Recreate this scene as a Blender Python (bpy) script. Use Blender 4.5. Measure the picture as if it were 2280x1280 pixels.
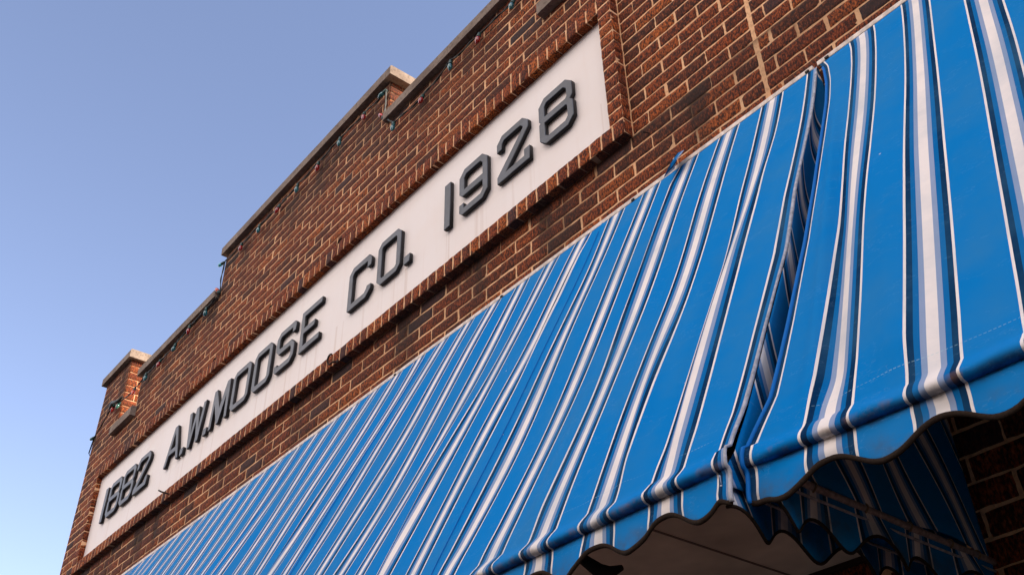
import bpy, bmesh, math, random
import numpy as np
from mathutils import Vector, Matrix, noise

# ------------------------------------------------------------------ camera, world, sun, exposure
random.seed(7); rng = np.random.default_rng(7)
sc = bpy.context.scene
for o in list(bpy.data.objects): bpy.data.objects.remove(o)
S = 2.22                      # metres per survey unit (camera-to-wall distance)
ZC = 1.6                      # eye height
def P(x, y, z):               # survey units -> metres; wall front plane is world y = 0
    return (x*S, (y-1)*S, z*S+ZC)

cam = bpy.data.cameras.new('camera'); co = bpy.data.objects.new('camera', cam)
sc.collection.objects.link(co)
R = [[0.63289015, 0.77398229, -0.02003677], [-0.46518518, 0.35944276, -0.80895219], [-0.6189126, 0.52129868, 0.58753287]]
X = Vector(R[0]); Y = -Vector(R[1]); Z = -Vector(R[2])
m = Matrix((X, Y, Z)).transposed().to_4x4(); m.translation = Vector((0, -S, ZC))
co.matrix_world = m
cam.sensor_width = 36; cam.lens = 36*2202.9/2280; cam.clip_end = 3000; cam.clip_start = .05
sc.camera = co
sc.render.resolution_x = 1024; sc.render.resolution_y = 574
sc.view_settings.view_transform = 'Standard'; sc.view_settings.look = 'None'
sc.view_settings.exposure = 1.15; sc.view_settings.gamma = 1

SUN_E, SUN_A = math.radians(40), math.radians(20)      # elevation; angle behind the facade plane, from +x
sdir = Vector((math.cos(SUN_E)*math.cos(SUN_A), math.cos(SUN_E)*math.sin(SUN_A), math.sin(SUN_E)))
w = bpy.data.worlds.new('World'); sc.world = w; w.use_nodes = True
nt = w.node_tree; bg = nt.nodes['Background']
sky = nt.nodes.new('ShaderNodeTexSky'); sky.sky_type = 'NISHITA'; sky.sun_disc = False
sky.sun_elevation = SUN_E; sky.sun_rotation = math.radians(90) - SUN_A
sky.altitude = 2200; sky.air_density = 1.15; sky.dust_density = .25; sky.ozone_density = 2.0
tint = nt.nodes.new('ShaderNodeMix'); tint.data_type = 'RGBA'; tint.blend_type = 'MULTIPLY'; tint.inputs[0].default_value = 1
tint.inputs[7].default_value = (1.23, .98, .90, 1)
nt.links.new(sky.outputs[0], tint.inputs[6])
# bright warm cloud, added over the unseen street side to light the facade
def wn(k, **kw):
    q = nt.nodes.new(k)
    for a, b in kw.items(): setattr(q, a, b)
    return q
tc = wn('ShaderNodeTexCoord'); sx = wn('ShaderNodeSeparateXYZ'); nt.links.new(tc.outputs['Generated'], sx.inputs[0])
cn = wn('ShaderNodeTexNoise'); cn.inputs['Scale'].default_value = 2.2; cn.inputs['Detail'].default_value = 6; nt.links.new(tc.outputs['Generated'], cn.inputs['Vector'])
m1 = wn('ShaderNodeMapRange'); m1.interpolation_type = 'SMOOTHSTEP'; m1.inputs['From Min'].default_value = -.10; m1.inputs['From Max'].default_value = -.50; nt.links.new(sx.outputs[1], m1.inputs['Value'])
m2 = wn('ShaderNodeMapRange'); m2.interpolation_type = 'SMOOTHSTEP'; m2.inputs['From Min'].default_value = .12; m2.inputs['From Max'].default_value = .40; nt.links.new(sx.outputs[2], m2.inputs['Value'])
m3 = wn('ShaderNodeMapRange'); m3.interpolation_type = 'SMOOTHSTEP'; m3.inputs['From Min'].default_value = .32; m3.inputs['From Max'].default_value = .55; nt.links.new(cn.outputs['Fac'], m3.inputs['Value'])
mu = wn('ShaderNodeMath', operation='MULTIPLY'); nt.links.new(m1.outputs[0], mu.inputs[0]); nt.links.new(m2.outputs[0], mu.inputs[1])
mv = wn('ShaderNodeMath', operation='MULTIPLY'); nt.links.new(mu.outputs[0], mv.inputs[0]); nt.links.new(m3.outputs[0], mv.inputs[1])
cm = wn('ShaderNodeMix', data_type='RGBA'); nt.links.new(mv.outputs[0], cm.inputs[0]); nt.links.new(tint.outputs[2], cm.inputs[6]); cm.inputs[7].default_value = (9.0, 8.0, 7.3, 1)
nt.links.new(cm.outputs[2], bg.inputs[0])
bg.inputs[1].default_value = .15
sl = bpy.data.lights.new('sun', 'SUN'); sl.energy = 5.0; sl.angle = math.radians(.5); sl.color = (1, .86, .68)
so = bpy.data.objects.new('sun', sl); sc.collection.objects.link(so)
so.rotation_euler = (-sdir).to_track_quat('-Z', 'Y').to_euler(); so.location = (8, 4, 14)

# ------------------------------------------------------------------ helpers
C = sc.collection
def link(name, me, mats=(), parent=None):
    o = bpy.data.objects.new(name, me); C.objects.link(o)
    if me is not None:
        for mm in (mats if isinstance(mats, (list, tuple)) else [mats]): me.materials.append(mm)
    if parent is not None: o.parent = parent; o.matrix_parent_inverse = Matrix.Translation(-parent.location) if parent.parent is None else (parent.matrix_parent_inverse.copy())
    return o
def tag(o, label=None, cat=None, group=None, kind=None):
    if label: o['label'] = label
    if cat: o['category'] = cat
    if group: o['group'] = group
    if kind: o['kind'] = kind
    return o
def empty(name, loc, label, cat, group=None):
    o = bpy.data.objects.new(name, None); C.objects.link(o); o.location = loc; o.empty_display_size = .1
    return tag(o, label, cat, group)
def mesh(name, verts, faces, smooth=False, uv=None):
    me = bpy.data.meshes.new(name); me.from_pydata([tuple(v) for v in verts], [], faces); 
    if smooth: me.polygons.foreach_set('use_smooth', [True]*len(me.polygons))
    if uv is not None:
        l = me.uv_layers.new(name='UVMap'); vi = np.zeros(len(me.loops), int); me.loops.foreach_get('vertex_index', vi)
        l.data.foreach_set('uv', np.asarray(uv, float)[vi].ravel())
    me.update(); return me
def box_vf(x0, x1, y0, y1, z0, z1, off=0):
    v = [(x0,y0,z0),(x1,y0,z0),(x1,y1,z0),(x0,y1,z0),(x0,y0,z1),(x1,y0,z1),(x1,y1,z1),(x0,y1,z1)]
    f = [(0,3,2,1),(4,5,6,7),(0,1,5,4),(1,2,6,5),(2,3,7,6),(3,0,4,7)]
    return v, [tuple(i+off for i in q) for q in f]
def tube(path, r, n=8, closed=False, caps=True):
    """verts, faces of a tube along path; r is a number or a list"""
    path = [Vector(p) for p in path]; N = len(path); V = []; F = []
    up = Vector((0, 0, 1)); prev = None
    for i, p in enumerate(path):
        a = path[(i-1) % N] if (closed or i > 0) else p
        b = path[(i+1) % N] if (closed or i < N-1) else p
        t = (b-a).normalized()
        if prev is None:
            ref = up if abs(t.z) < .9 else Vector((1, 0, 0)); u = t.cross(ref).normalized()
        else:
            u = (prev - t*prev.dot(t)).normalized()
        prev = u; v = t.cross(u); rr = r[i] if hasattr(r, '__len__') else r
        for k in range(n):
            a_ = 2*math.pi*k/n; V.append(p + (u*math.cos(a_)+v*math.sin(a_))*rr)
    M = N if closed else N-1
    for i in range(M):
        for k in range(n):
            j = (i+1) % N; F.append((i*n+k, i*n+(k+1) % n, j*n+(k+1) % n, j*n+k))
    if caps and not closed:
        F.append(tuple(range(n-1, -1, -1))); F.append(tuple((N-1)*n+k for k in range(n)))
    return V, F
def join(parts):
    V = []; F = []
    for v, f in parts:
        o = len(V); V += [tuple(q) for q in v]; F += [tuple(i+o for i in q) for q in f]
    return V, F
def lathe(profile, axis_o, axis_d, n=12):
    """profile: (dist along axis, radius)"""
    o = Vector(axis_o); d = Vector(axis_d).normalized()
    return tube([o+d*h for h, r in profile], [r for h, r in profile], n)
def sstep(a, b, x):
    t = np.clip((x-a)/(b-a), 0, 1); return t*t*(3-2*t)

# ------------------------------------------------------------------ materials
class N:                         # small node helper
    def __init__(s, name, rough=.7, spec=.3):
        s.m = bpy.data.materials.new(name); s.m.use_nodes = True; s.t = s.m.node_tree
        s.b = s.t.nodes['Principled BSDF']; s.b.inputs['Roughness'].default_value = rough
        s.b.inputs['Specular IOR Level'].default_value = spec
    def n(s, kind, **kw):
        q = s.t.nodes.new(kind)
        for k, v in kw.items(): setattr(q, k, v)
        return q
    def l(s, a, b): s.t.links.new(a, b)
    def noise(s, scale, detail=4, rough=.6, vec=None, stretch=None):
        q = s.n('ShaderNodeTexNoise'); q.inputs['Scale'].default_value = scale
        q.inputs['Detail'].default_value = detail; q.inputs['Roughness'].default_value = rough
        if vec is None: vec = s.obj()
        if stretch:
            mp = s.n('ShaderNodeMapping'); mp.inputs['Scale'].default_value = stretch; s.l(vec, mp.inputs[0]); vec = mp.outputs[0]
        s.l(vec, q.inputs['Vector']); return q.outputs['Fac']
    def obj(s): return s.n('ShaderNodeNewGeometry').outputs['Position']
    def ramp(s, fac, stops, interp='LINEAR'):
        q = s.n('ShaderNodeValToRGB'); q.color_ramp.interpolation = interp; e = q.color_ramp.elements
        for i, (p, c) in enumerate(stops):
            el = e[i] if i < 2 else e.new(p)
            el.position = p; el.color = (c, c, c, 1) if not hasattr(c, '__len__') else (*c, 1)
        s.l(fac, q.inputs[0]); return q.outputs[0]
    def mix(s, fac, a, b, mode='MIX'):
        q = s.n('ShaderNodeMix', data_type='RGBA', blend_type=mode)
        for i, v in ((0, fac), (6, a), (7, b)):
            if hasattr(v, 'is_output') or hasattr(v, 'links'): s.l(v, q.inputs[i])
            elif hasattr(v, '__len__'): q.inputs[i].default_value = (*v, 1)
            else: q.inputs[i].default_value = v
        return q.outputs[2]
    def math(s, op, a, b=None, clamp=False):
        q = s.n('ShaderNodeMath', operation=op); q.use_clamp = clamp
        for i, v in ((0, a), (1, b)):
            if v is None: continue
            if hasattr(v, 'links'): s.l(v, q.inputs[i])
            else: q.inputs[i].default_value = v
        return q.outputs[0]
    def bump(s, h, strength=.5, dist=.002):
        q = s.n('ShaderNodeBump'); q.inputs['Strength'].default_value = strength; q.inputs['Distance'].default_value = dist
        s.l(h, q.inputs['Height']); s.l(q.outputs[0], s.b.inputs['Normal'])
    def col(s, c):
        if hasattr(c, 'links'): s.l(c, s.b.inputs['Base Color'])
        else: s.b.inputs['Base Color'].default_value = (*c, 1)
        return s.m

def dirt_shade_mask(a):
    """weathering where rain runs: soft band under the copings and under the sign frame, in drip streaks; plus a painted shade line under the frame"""
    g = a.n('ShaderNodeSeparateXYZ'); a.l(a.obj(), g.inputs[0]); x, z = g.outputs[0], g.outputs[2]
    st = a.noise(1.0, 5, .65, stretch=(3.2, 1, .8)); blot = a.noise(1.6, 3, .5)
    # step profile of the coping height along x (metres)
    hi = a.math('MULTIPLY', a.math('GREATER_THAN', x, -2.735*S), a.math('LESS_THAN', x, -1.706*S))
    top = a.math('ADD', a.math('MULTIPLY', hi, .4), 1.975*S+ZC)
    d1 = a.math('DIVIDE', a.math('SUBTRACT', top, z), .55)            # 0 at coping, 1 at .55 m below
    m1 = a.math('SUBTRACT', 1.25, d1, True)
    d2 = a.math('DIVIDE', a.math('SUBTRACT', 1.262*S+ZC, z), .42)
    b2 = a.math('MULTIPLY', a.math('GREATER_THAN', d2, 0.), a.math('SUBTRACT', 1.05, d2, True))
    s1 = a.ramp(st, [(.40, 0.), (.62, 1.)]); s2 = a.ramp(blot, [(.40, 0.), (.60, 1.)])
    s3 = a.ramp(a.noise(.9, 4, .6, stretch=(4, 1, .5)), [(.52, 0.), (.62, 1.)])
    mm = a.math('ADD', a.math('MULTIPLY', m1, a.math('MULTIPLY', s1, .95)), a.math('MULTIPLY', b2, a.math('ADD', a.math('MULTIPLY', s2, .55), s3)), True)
    edge = a.math('MULTIPLY', a.math('GREATER_THAN', d2, 0.), a.math('SUBTRACT', 1., a.math('MULTIPLY', d2, 7.5), True))  # dark line below the frame: its shade put into the colour
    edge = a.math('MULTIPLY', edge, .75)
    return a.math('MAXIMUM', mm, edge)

def brick_mat(name, bright=1.0, dirt_shade=True):
    a = N(name, .85, .2)
    at = a.n('ShaderNodeAttribute', attribute_name='tone'); sp = a.n('ShaderNodeSeparateColor'); a.l(at.outputs['Color'], sp.inputs[0])
    tone, hue, off = sp.outputs[0], sp.outputs[1], sp.outputs[2]
    k = bright
    base = a.ramp(tone, [(0, (.095*k, .024*k, .011*k)), (.15, (.17*k, .037*k, .011*k)), (.5, (.27*k, .049*k, .011*k)), (.82, (.36*k, .072*k, .014*k)), (1, (.50*k, .118*k, .020*k))])
    vec = a.n('ShaderNodeVectorMath', operation='ADD'); a.l(a.obj(), vec.inputs[0])
    cv = a.n('ShaderNodeVectorMath', operation='SCALE'); a.l(at.outputs['Vector'], cv.inputs[0]); cv.inputs['Scale'].default_value = 7.
    a.l(cv.outputs[0], vec.inputs[1])
    rug = a.noise(150, 5, .72, vec=vec.outputs[0], stretch=(1, 1, .45)); coarse = a.noise(38, 4, .6, vec=vec.outputs[0])
    c1 = a.mix(a.ramp(rug, [(.43, 0.), (.60, 1.)]), (.030, .011, .008), base)
    c2 = a.mix(a.ramp(rug, [(.56, 0.), (.74, .65)]), c1, (.50*k, .17*k, .065*k))
    burnt = a.math('MULTIPLY', a.math('GREATER_THAN', hue, .955), .7)
    c3 = a.mix(burnt, c2, (.035, .026, .03))
    c3 = a.mix(a.ramp(coarse, [(.35, .35), (.55, 0.)]), c3, (.02, .009, .008))
    h = a.math('ADD', a.math('MULTIPLY', rug, .7), a.math('MULTIPLY', coarse, .6))
    if dirt_shade: c3 = a.mix(a.math('MULTIPLY', dirt_shade_mask(a), .78), c3, (.022, .013, .010))
    a.bump(h, .85, .004)
    return a.col(c3)
def mortar_mat():
    a = N('mortar', .95, .1)
    n1 = a.noise(60, 5, .7); n2 = a.noise(5, 4, .6)
    c = a.mix(a.ramp(n2, [(.35, 0.), (.65, 1.)]), (.76, .42, .225), (.90, .55, .315))
    c = a.mix(a.ramp(n1, [(.35, .5), (.5, 0.)]), c, (.36, .19, .11))
    c = a.mix(a.math('MULTIPLY', dirt_shade_mask(a), .93), c, (.045, .025, .017))
    a.bump(n1, .8, .004); return a.col(c)
def stone_mat():
    a = N('coping_stone', .85, .2)
    n1 = a.noise(45, 5, .7); n2 = a.noise(4, 5, .65)
    c = a.mix(a.ramp(n2, [(.35, 0.), (.68, 1.)]), (.17, .125, .10), (.30, .235, .19))
    c = a.mix(a.ramp(n1, [(.38, .6), (.5, 0.)]), c, (.09, .065, .05)); a.bump(n1, .5, .003)
    return a.col(c)
def panel_mat():
    a = N('sign_panel_paint', .5, .3)
    s = a.noise(1, 5, .6, stretch=(14, 1, .9)); b = a.noise(2.2, 4, .6); f = a.noise(30, 3, .6)
    c = a.mix(a.ramp(s, [(.52, 0.), (.72, .14)]), (.87, .80, .78), (.72, .57, .49))
    c = a.mix(a.ramp(b, [(.45, 0.), (.7, .3)]), c, (.82, .68, .60))
    # rust runs below the letters
    g = a.n('ShaderNodeSeparateXYZ'); a.l(a.obj(), g.inputs[0]); z = g.outputs[2]
    lo = a.math('MULTIPLY', a.math('LESS_THAN', z, 1.40*S+ZC), a.math('GREATER_THAN', z, 1.31*S+ZC))
    s2 = a.ramp(a.noise(1, 3, .5, stretch=(26, 1, .3)), [(.60, 0.), (.70, .22)])
    c = a.mix(a.math('MULTIPLY', lo, s2), c, (.45, .27, .17)); a.bump(f, .05, .002)
    return a.col(c)
def letter_mat():
    a = N('letter_metal', .42, .5)
    n1 = a.noise(18, 4, .6); n2 = a.noise(120, 3, .6)
    c = a.mix(a.ramp(n1, [(.4, 0.), (.65, 1.)]), (.028, .034, .050), (.052, .062, .088))
    c = a.mix(a.ramp(n2, [(.62, 0.), (.75, .4)]), c, (.10, .105, .12)); a.bump(n2, .15, .001)
    return a.col(c)
HB = .251
WB, MB_, NV, LB, WH = (.0, .180, .515), (.0, .125, .37), (.0, .026, .085), (.26, .33, .50), (.82, .75, .72)
def fabric_mat(name='awning_canvas', stitched=True):
    a = N(name, .85, .06)
    uv = a.n('ShaderNodeUVMap'); sp = a.n('ShaderNodeSeparateXYZ'); a.l(uv.outputs[0], sp.inputs[0])
    u, v = sp.outputs[0], sp.outputs[1]
    wob = a.math('MULTIPLY', a.math('SUBTRACT', a.noise(3, 3, .5), .5), .006)
    fr = a.math('FRACT', a.math('ADD', a.math('ADD', u, wob), .5))       # band centre at .5
    e = [(0, WB), (.5-.251, WH), (.5-.225, NV), (.5-.166, MB_), (.5-.113, LB), (.5-.057, WH), (.5+.057, LB), (.5+.113, MB_), (.5+.166, NV), (.5+.225, WH), (.5+.251, WB)]
    c = a.ramp(fr, e, 'CONSTANT')
    weave = a.noise(900, 2, .5); soil = a.noise(3.5, 5, .65); fine = a.noise(40, 4, .6)
    c = a.mix(a.ramp(soil, [(.40, 0.), (.70, .30)]), c, (.06, .20, .34))
    # soiling just above the hem and in the crease at the bar (v = metres below the bar crease, negative above)
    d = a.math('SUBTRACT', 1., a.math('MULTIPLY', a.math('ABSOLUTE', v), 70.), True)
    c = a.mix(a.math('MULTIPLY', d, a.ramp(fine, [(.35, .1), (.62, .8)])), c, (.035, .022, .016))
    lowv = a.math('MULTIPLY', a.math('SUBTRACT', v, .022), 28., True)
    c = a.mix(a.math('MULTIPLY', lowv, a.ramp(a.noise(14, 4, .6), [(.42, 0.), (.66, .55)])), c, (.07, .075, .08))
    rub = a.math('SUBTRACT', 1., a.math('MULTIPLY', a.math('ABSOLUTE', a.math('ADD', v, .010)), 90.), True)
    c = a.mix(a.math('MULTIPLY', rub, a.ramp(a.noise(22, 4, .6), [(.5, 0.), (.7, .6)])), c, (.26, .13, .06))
    if stitched:                                                   # pale running stitch above the bar
        d = a.math('ABSOLUTE', a.math('ADD', v, .100)); line = a.math('LESS_THAN', d, .0011)
        g = a.n('ShaderNodeSeparateXYZ'); a.l(a.obj(), g.inputs[0])
        dash = a.math('LESS_THAN', a.math('FRACT', a.math('MULTIPLY', g.outputs[0], 120.)), .62)
        c = a.mix(a.math('MULTIPLY', a.math('MULTIPLY', line, dash), a.ramp(a.noise(6, 2, .5), [(.45, .03), (.62, .40)])), c, (.35, .55, .6))
    # white scuffs and specks
    vs = a.n('ShaderNodeTexVoronoi'); vs.inputs['Scale'].default_value = 7.; a.l(a.obj(), vs.inputs['Vector'])
    c = a.mix(a.math('MULTIPLY', a.math('LESS_THAN', vs.outputs['Distance'], .022), .6), c, (.55, .6, .65))
    scr = a.noise(2.2, 6, .7, stretch=(1, .4, 2.5))
    c = a.mix(a.ramp(a.math('ABSOLUTE', a.math('SUBTRACT', scr, .5)), [(0., .10), (.002, 0.)]), c, (.25, .45, .65))
    a.bump(weave, .12, .0008)
    return a.col(c)
def plain(name, c, rough=.6, spec=.3, metal=0, nz=None):
    a = N(name, rough, spec); a.b.inputs['Metallic'].default_value = metal
    if nz:
        n1 = a.noise(nz, 4, .6); c = a.mix(a.ramp(n1, [(.35, 0.), (.65, 1.)]), tuple(q*.65 for q in c), tuple(min(1, q*1.15) for q in c)); a.bump(n1, .3, .002)
    return a.col(c)
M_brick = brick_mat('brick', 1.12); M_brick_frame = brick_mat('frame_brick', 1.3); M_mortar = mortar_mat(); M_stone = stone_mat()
M_panel = panel_mat(); M_letter = letter_mat(); M_lside = plain('letter_side_shade', (.014, .012, .013), .55, .3, 0, 60); M_fab = fabric_mat(); M_fabv = fabric_mat('valance_canvas', False)  # letter sides near black: their shade is put into the colour
M_bind = plain('binding_tape', (.028, .018, .013), .9, .1, 0, 300); M_rail = plain('rail_paint', (.80, .68, .60), .5, .3, 0, 40)
M_pipe = plain('galvanised_pipe', (.42, .36, .36), .45, .5, .3, 90); M_soffit = plain('soffit_paint', (.84, .72, .62), .7, .2, 0, 2.5)
M_dark = plain('dark_iron', (.02, .016, .014), .6, .3, .3, 80); M_wire = plain('green_wire', (.008, .014, .012), .5, .4)
M_rope = plain('rope', (.30, .20, .12), .9, .1, 0, 200); M_sock = plain('socket_plastic', (.012, .05, .045), .45, .4)
M_rust = plain('rusty_iron', (.035, .018, .013), .8, .2, 0, 120); M_hem = plain('hem_canvas', (.001, .13, .46), .75, .2)
M_hemw = plain('pale_hem_canvas', (.42, .42, .47), .75, .2, 0, 60)
def glass(name, c):
    a = N(name, .12, .6); a.b.inputs['Transmission Weight'].default_value = .35; a.b.inputs['Coat Weight'].default_value = .5
    return a.col(c)
G = {'teal': glass('teal_glass', (.02, .17, .19)), 'red': glass('red_glass', (.40, .015, .015)), 'orange': glass('orange_glass', (.85, .09, .015)),
     'cyan': glass('cyan_glass', (.06, .50, .52)), 'green': glass('green_glass', (.03, .20, .13))}

# ------------------------------------------------------------------ ground, pavement, road
def ground():
    a = N('asphalt', .9, .2); n1 = a.noise(30, 4, .6); ma = a.col(a.mix(n1, (.018, .018, .019), (.030, .030, .029)))
    b = N('pavement_concrete', .9, .2); n1 = b.noise(9, 5, .6); mp = b.col(b.mix(n1, (.035, .032, .029), (.055, .050, .045)))
    e = N('open_ground', .95, .1); n1 = e.noise(.3, 5, .6); mg = e.col(e.mix(n1, (.025, .025, .02), (.045, .04, .032)))
    def sheet(name, x0, x1, y0, y1, z, mt):
        tag(link(name, mesh(name, [(x0,y0,z),(x1,y0,z),(x1,y1,z),(x0,y1,z)], [(0,1,2,3)]), mt), kind='structure')
    sheet('ground', -1500, 1500, -1500, 1500, -.13, mg)
    sheet('road', -1500, 1500, -16, -4.2, -.126, ma)
    v, f = box_vf(-60, 60, -4.05, .30, -.12, 0); tag(link('pavement', mesh('pavement', v, f), mp), kind='structure')
    v, f = box_vf(-60, 60, -4.2, -4.053, -.12, .002); tag(link('kerb', mesh('kerb', v, f), plain('kerb_stone', (.34, .33, .31), .85, .2, 0, 12)), kind='structure')
    v, f = box_vf(-60, 60, -20, -16, -.12, 0); tag(link('far_pavement', mesh('far_pavement', v, f), mp), kind='structure')
ground()

# ------------------------------------------------------------------ brick wall
COURSE, BL, MJ = .0305, .094, .0046          # survey units: course height, brick length, joint
BED0 = 1.704-.01525
XL, XJ = -3.838, -.558                       # left corner, vertical joint
TOPS = [(-3.838, -3.5766, 2.143), (-3.5766, -3.388, 1.795), (-3.388, -2.738, 1.974), (-2.738, -1.706, 2.158), (-1.706, -1.056, 1.983), (-1.056, -.868, 1.795), (-.868, -.558, 2.143)]
FR = (-3.625, -.837, 1.260, 1.662)           # sign frame outer
OP = (-3.583, -.8753, 1.298, 1.6225)         # sign frame opening
THK = .15                                    # wall thickness (units)

class Bricks:
    def __init__(s): s.V = []; s.F = []; s.T = []; s.n = 0
    def add(s, o, u, v, nrm, L, H, depth, nu, nv, jit=1.0, tone=None):
        """one brick: origin corner o, unit axes u (length) v (height), outward normal nrm; metres"""
        us = np.linspace(0, 1, nu); vs = np.linspace(0, 1, nv)
        uu, vv = np.meshgrid(us, vs)
        e = .0050; ev = .0044; pos_u = e + uu*(L-2*e); pos_v = ev + vv*(H-2*ev)
        edge = (uu == 0) | (uu == 1) | (vv == 0) | (vv == 1); corner = ((uu == 0) | (uu == 1)) & ((vv == 0) | (vv == 1))
        j = rng.normal(0, 1, (4, nv, nu))
        pos_u = pos_u + j[0]*.0009*jit*edge; pos_v = pos_v + j[1]*.0010*jit*edge
        dn = depth + .0030 + float(np.clip(rng.normal(0, .0003), -.0004, .0008)) + j[2]*.00018*jit - edge*.0007 - corner*.0003
        tl = float(np.clip(rng.normal(0, .0018), -.003, .003)); dn = dn + (uu-.5)*L*tl
        # ring just outside front (rounded arris) then back skirt
        pts = [np.stack([pos_u, pos_v, dn], -1).reshape(-1, 3)]
        idx = np.arange(nu*nv).reshape(nv, nu)
        ring = list(idx[0, :]) + list(idx[1:, -1]) + list(idx[-1, -2::-1]) + list(idx[-2:0:-1, 0])
        fr = pts[0][ring]; c = np.array([L/2, H/2, 0])
        def shell(k, d):
            q = fr.copy(); dx = q[:, 0]-c[0]; dy = q[:, 1]-c[1]
            q[:, 0] += np.sign(dx)*np.minimum(1, np.abs(dx)/(L/2-e-.002))**8*k; q[:, 1] += np.sign(dy)*np.minimum(1, np.abs(dy)/(H/2-e-.002))**8*k
            q[:, 2] = fr[:, 2]-d; return q
        pts += [shell(.0022, .0028), shell(.0028, .02)]
        A = np.concatenate(pts); W = np.outer(A[:, 0], u)+np.outer(A[:, 1], v)+np.outer(A[:, 2], nrm)+np.array(o)
        b = s.n; s.V.append(W); F = []
        for r in range(nv-1):
            for q in range(nu-1): F.append((b+idx[r, q], b+idx[r, q+1], b+idx[r+1, q+1], b+idx[r+1, q]))
        K = len(ring); r0 = nu*nv
        for k in range(K):
            k2 = (k+1) % K
            F.append((b+ring[k], b+r0+k, b+r0+k2, b+ring[k2])); F.append((b+r0+k, b+r0+K+k, b+r0+K+k2, b+r0+k2))
        s.F += F; t = np.array([rng.random() if tone is None else tone, rng.random(), rng.random(), 1])
        s.T.append(np.tile(t, (len(A), 1))); s.n += len(A)
    def build(s, name, mat, parent):
        V = np.concatenate(s.V); me = bpy.data.meshes.new(name); me.from_pydata(V.tolist(), [], s.F)
        at = me.attributes.new('tone', 'FLOAT_COLOR', 'POINT'); at.data.foreach_set('color', np.concatenate(s.T).astype(np.float32).ravel())
        me.polygons.foreach_set('use_smooth', [True]*len(me.polygons)); me.update()
        return link(name, me, mat, parent)
UX, UZ, NF = np.array([1., 0, 0]), np.array([0, 0, 1.]), np.array([0, -1., 0])
def course_bricks(B, x0, x1, ztop_fn, zbot, holes, ph=0.):
    k0 = int(math.floor((zbot-BED0)/COURSE)); k1 = int(math.ceil((2.2-BED0)/COURSE))
    for k in range(k0, k1+1):
        za, zb = BED0+k*COURSE, BED0+(k+1)*COURSE
        off = (-.7965 if k % 2 == 0 else -.7495) + ph
        n = int(math.floor((x0-off)/BL)) - 1
        cuts = [off+i*BL for i in range(n, n+int((x1-x0)/BL)+4)]
        for a, b in zip(cuts[:-1], cuts[1:]):
            a, b = a+rng.normal(0, .0011), b+rng.normal(0, .0011)
            segs = [(max(a, x0), min(b, x1))]
            for (s0, s1, t) in ztop_fn:           # split at parapet steps
                segs2 = []
                for p, q in segs:
                    for e in (s0,):
                        if p+.004 < e < q-.004 and abs(t_at(ztop_fn, e-.001)-t_at(ztop_fn, e+.001)) > .001 and zb > min(t_at(ztop_fn, e-.001), t_at(ztop_fn, e+.001)): segs2 += [(p, e), (e, q)]; break
                    else: segs2.append((p, q))
                segs = segs2
            for p, q in segs:
                if q-p < .010: continue
                top = t_at(ztop_fn, (p+q)/2); z0, z1 = za, min(zb, top)
                if z1-z0 < .010: continue
                parts = [(p, q, z0, z1)]
                for hx0, hx1, hz0, hz1 in holes:
                    new = []
                    for (p_, q_, c_, d_) in parts:
                        if q_ <= hx0 or p_ >= hx1 or d_ <= hz0+.003 or c_ >= hz1-.003: new.append((p_, q_, c_, d_)); continue
                        if d_ > hz1+.008: new.append((p_, q_, hz1, d_)); continue
                        if c_ < hz0-.008: new.append((p_, q_, c_, hz0)); continue
                        if p_ < hx0: new.append((p_, hx0, c_, d_))
                        if q_ > hx1: new.append((hx1, q_, c_, d_))
                    parts = new
                for (p_, q_, c_, d_) in parts:
                    if q_-p_ < .010 or d_-c_ < .008: continue
                    near = p_ > -1.6
                    B.add(P(p_, 1, c_+rng.normal(0, .0004)), UX, UZ, NF, (q_-p_)*S, (d_-c_)*S, 0.0, 9 if near else 7, 5 if near else 4)
def t_at(tops, x):
    for a, b, t in tops:
        if a <= x <= b: return t
    return 0
bld = empty('brick_building', P(XL, 1, -ZC/S), 'red brick shop building with stepped stone-capped parapet and white sign band', 'building')
B = Bricks(); course_bricks(B, XL, XJ-.002, TOPS, .30, [FR]); 
# returns: sides of the steps that face right
def side_bricks(B, x, z0, z1, depth):
    k0 = int(math.floor((z0-BED0)/COURSE)); U = np.array([0, 1., 0]); Nn = np.array([1., 0, 0])
    for k in range(k0, k0+60):
        za, zb = BED0+k*COURSE, min(BED0+(k+1)*COURSE, z1)
        if za < z0-.02 or zb-za < .008: continue
        y = 0 if k % 2 == 0 else -.052
        while y < depth:
            a, b = max(0, y), min(depth, y+BL)
            if b-a > .012: B.add(P(x, 1+a, za), U, UZ, Nn, (b-a)*S, (zb-za)*S, 0.0, 6, 4, 1.2, .55+.45*rng.random())
            y += BL
side_bricks(B, -3.5766, 1.835, 2.143, THK); side_bricks(B, -1.706, 2.019, 2.158, THK); side_bricks(B, -1.056, 1.835, 1.983, THK)
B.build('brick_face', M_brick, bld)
# mortar bed: stepped slab a little behind the brick faces, with body of the building behind
def slab(tops, y0, y1, zb):
    parts = []
    for a, b, t in tops:
        parts.append(box_vf(a*S, b*S, y0, y1, zb, t*S+ZC))
    return join(parts)
def mortar_front(x0, x1, tops, zb, ysurf):
    """gridded mortar sheet with slight relief"""
    V = []; F = []
    for a, b, t in tops:
        nx = max(2, int((b-a)*S/.05)); zt = t*S+ZC; nz = max(2, int((zt-zb)/.03)); o = len(V)
        for i in range(nz+1):
            for j in range(nx+1):
                x = a*S+(b-a)*S*j/nx; z = zb+(zt-zb)*i/nz
                V.append((x, ysurf + (noise.noise(Vector((x*9, 0, z*9)))*.0003 if 0 < i < nz and 0 < j < nx else 0), z))
        for i in range(nz):
            for j in range(nx): F.append((o+i*(nx+1)+j, o+i*(nx+1)+j+1, o+(i+1)*(nx+1)+j+1, o+(i+1)*(nx+1)+j))
    return V, F
ins = .0003
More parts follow.
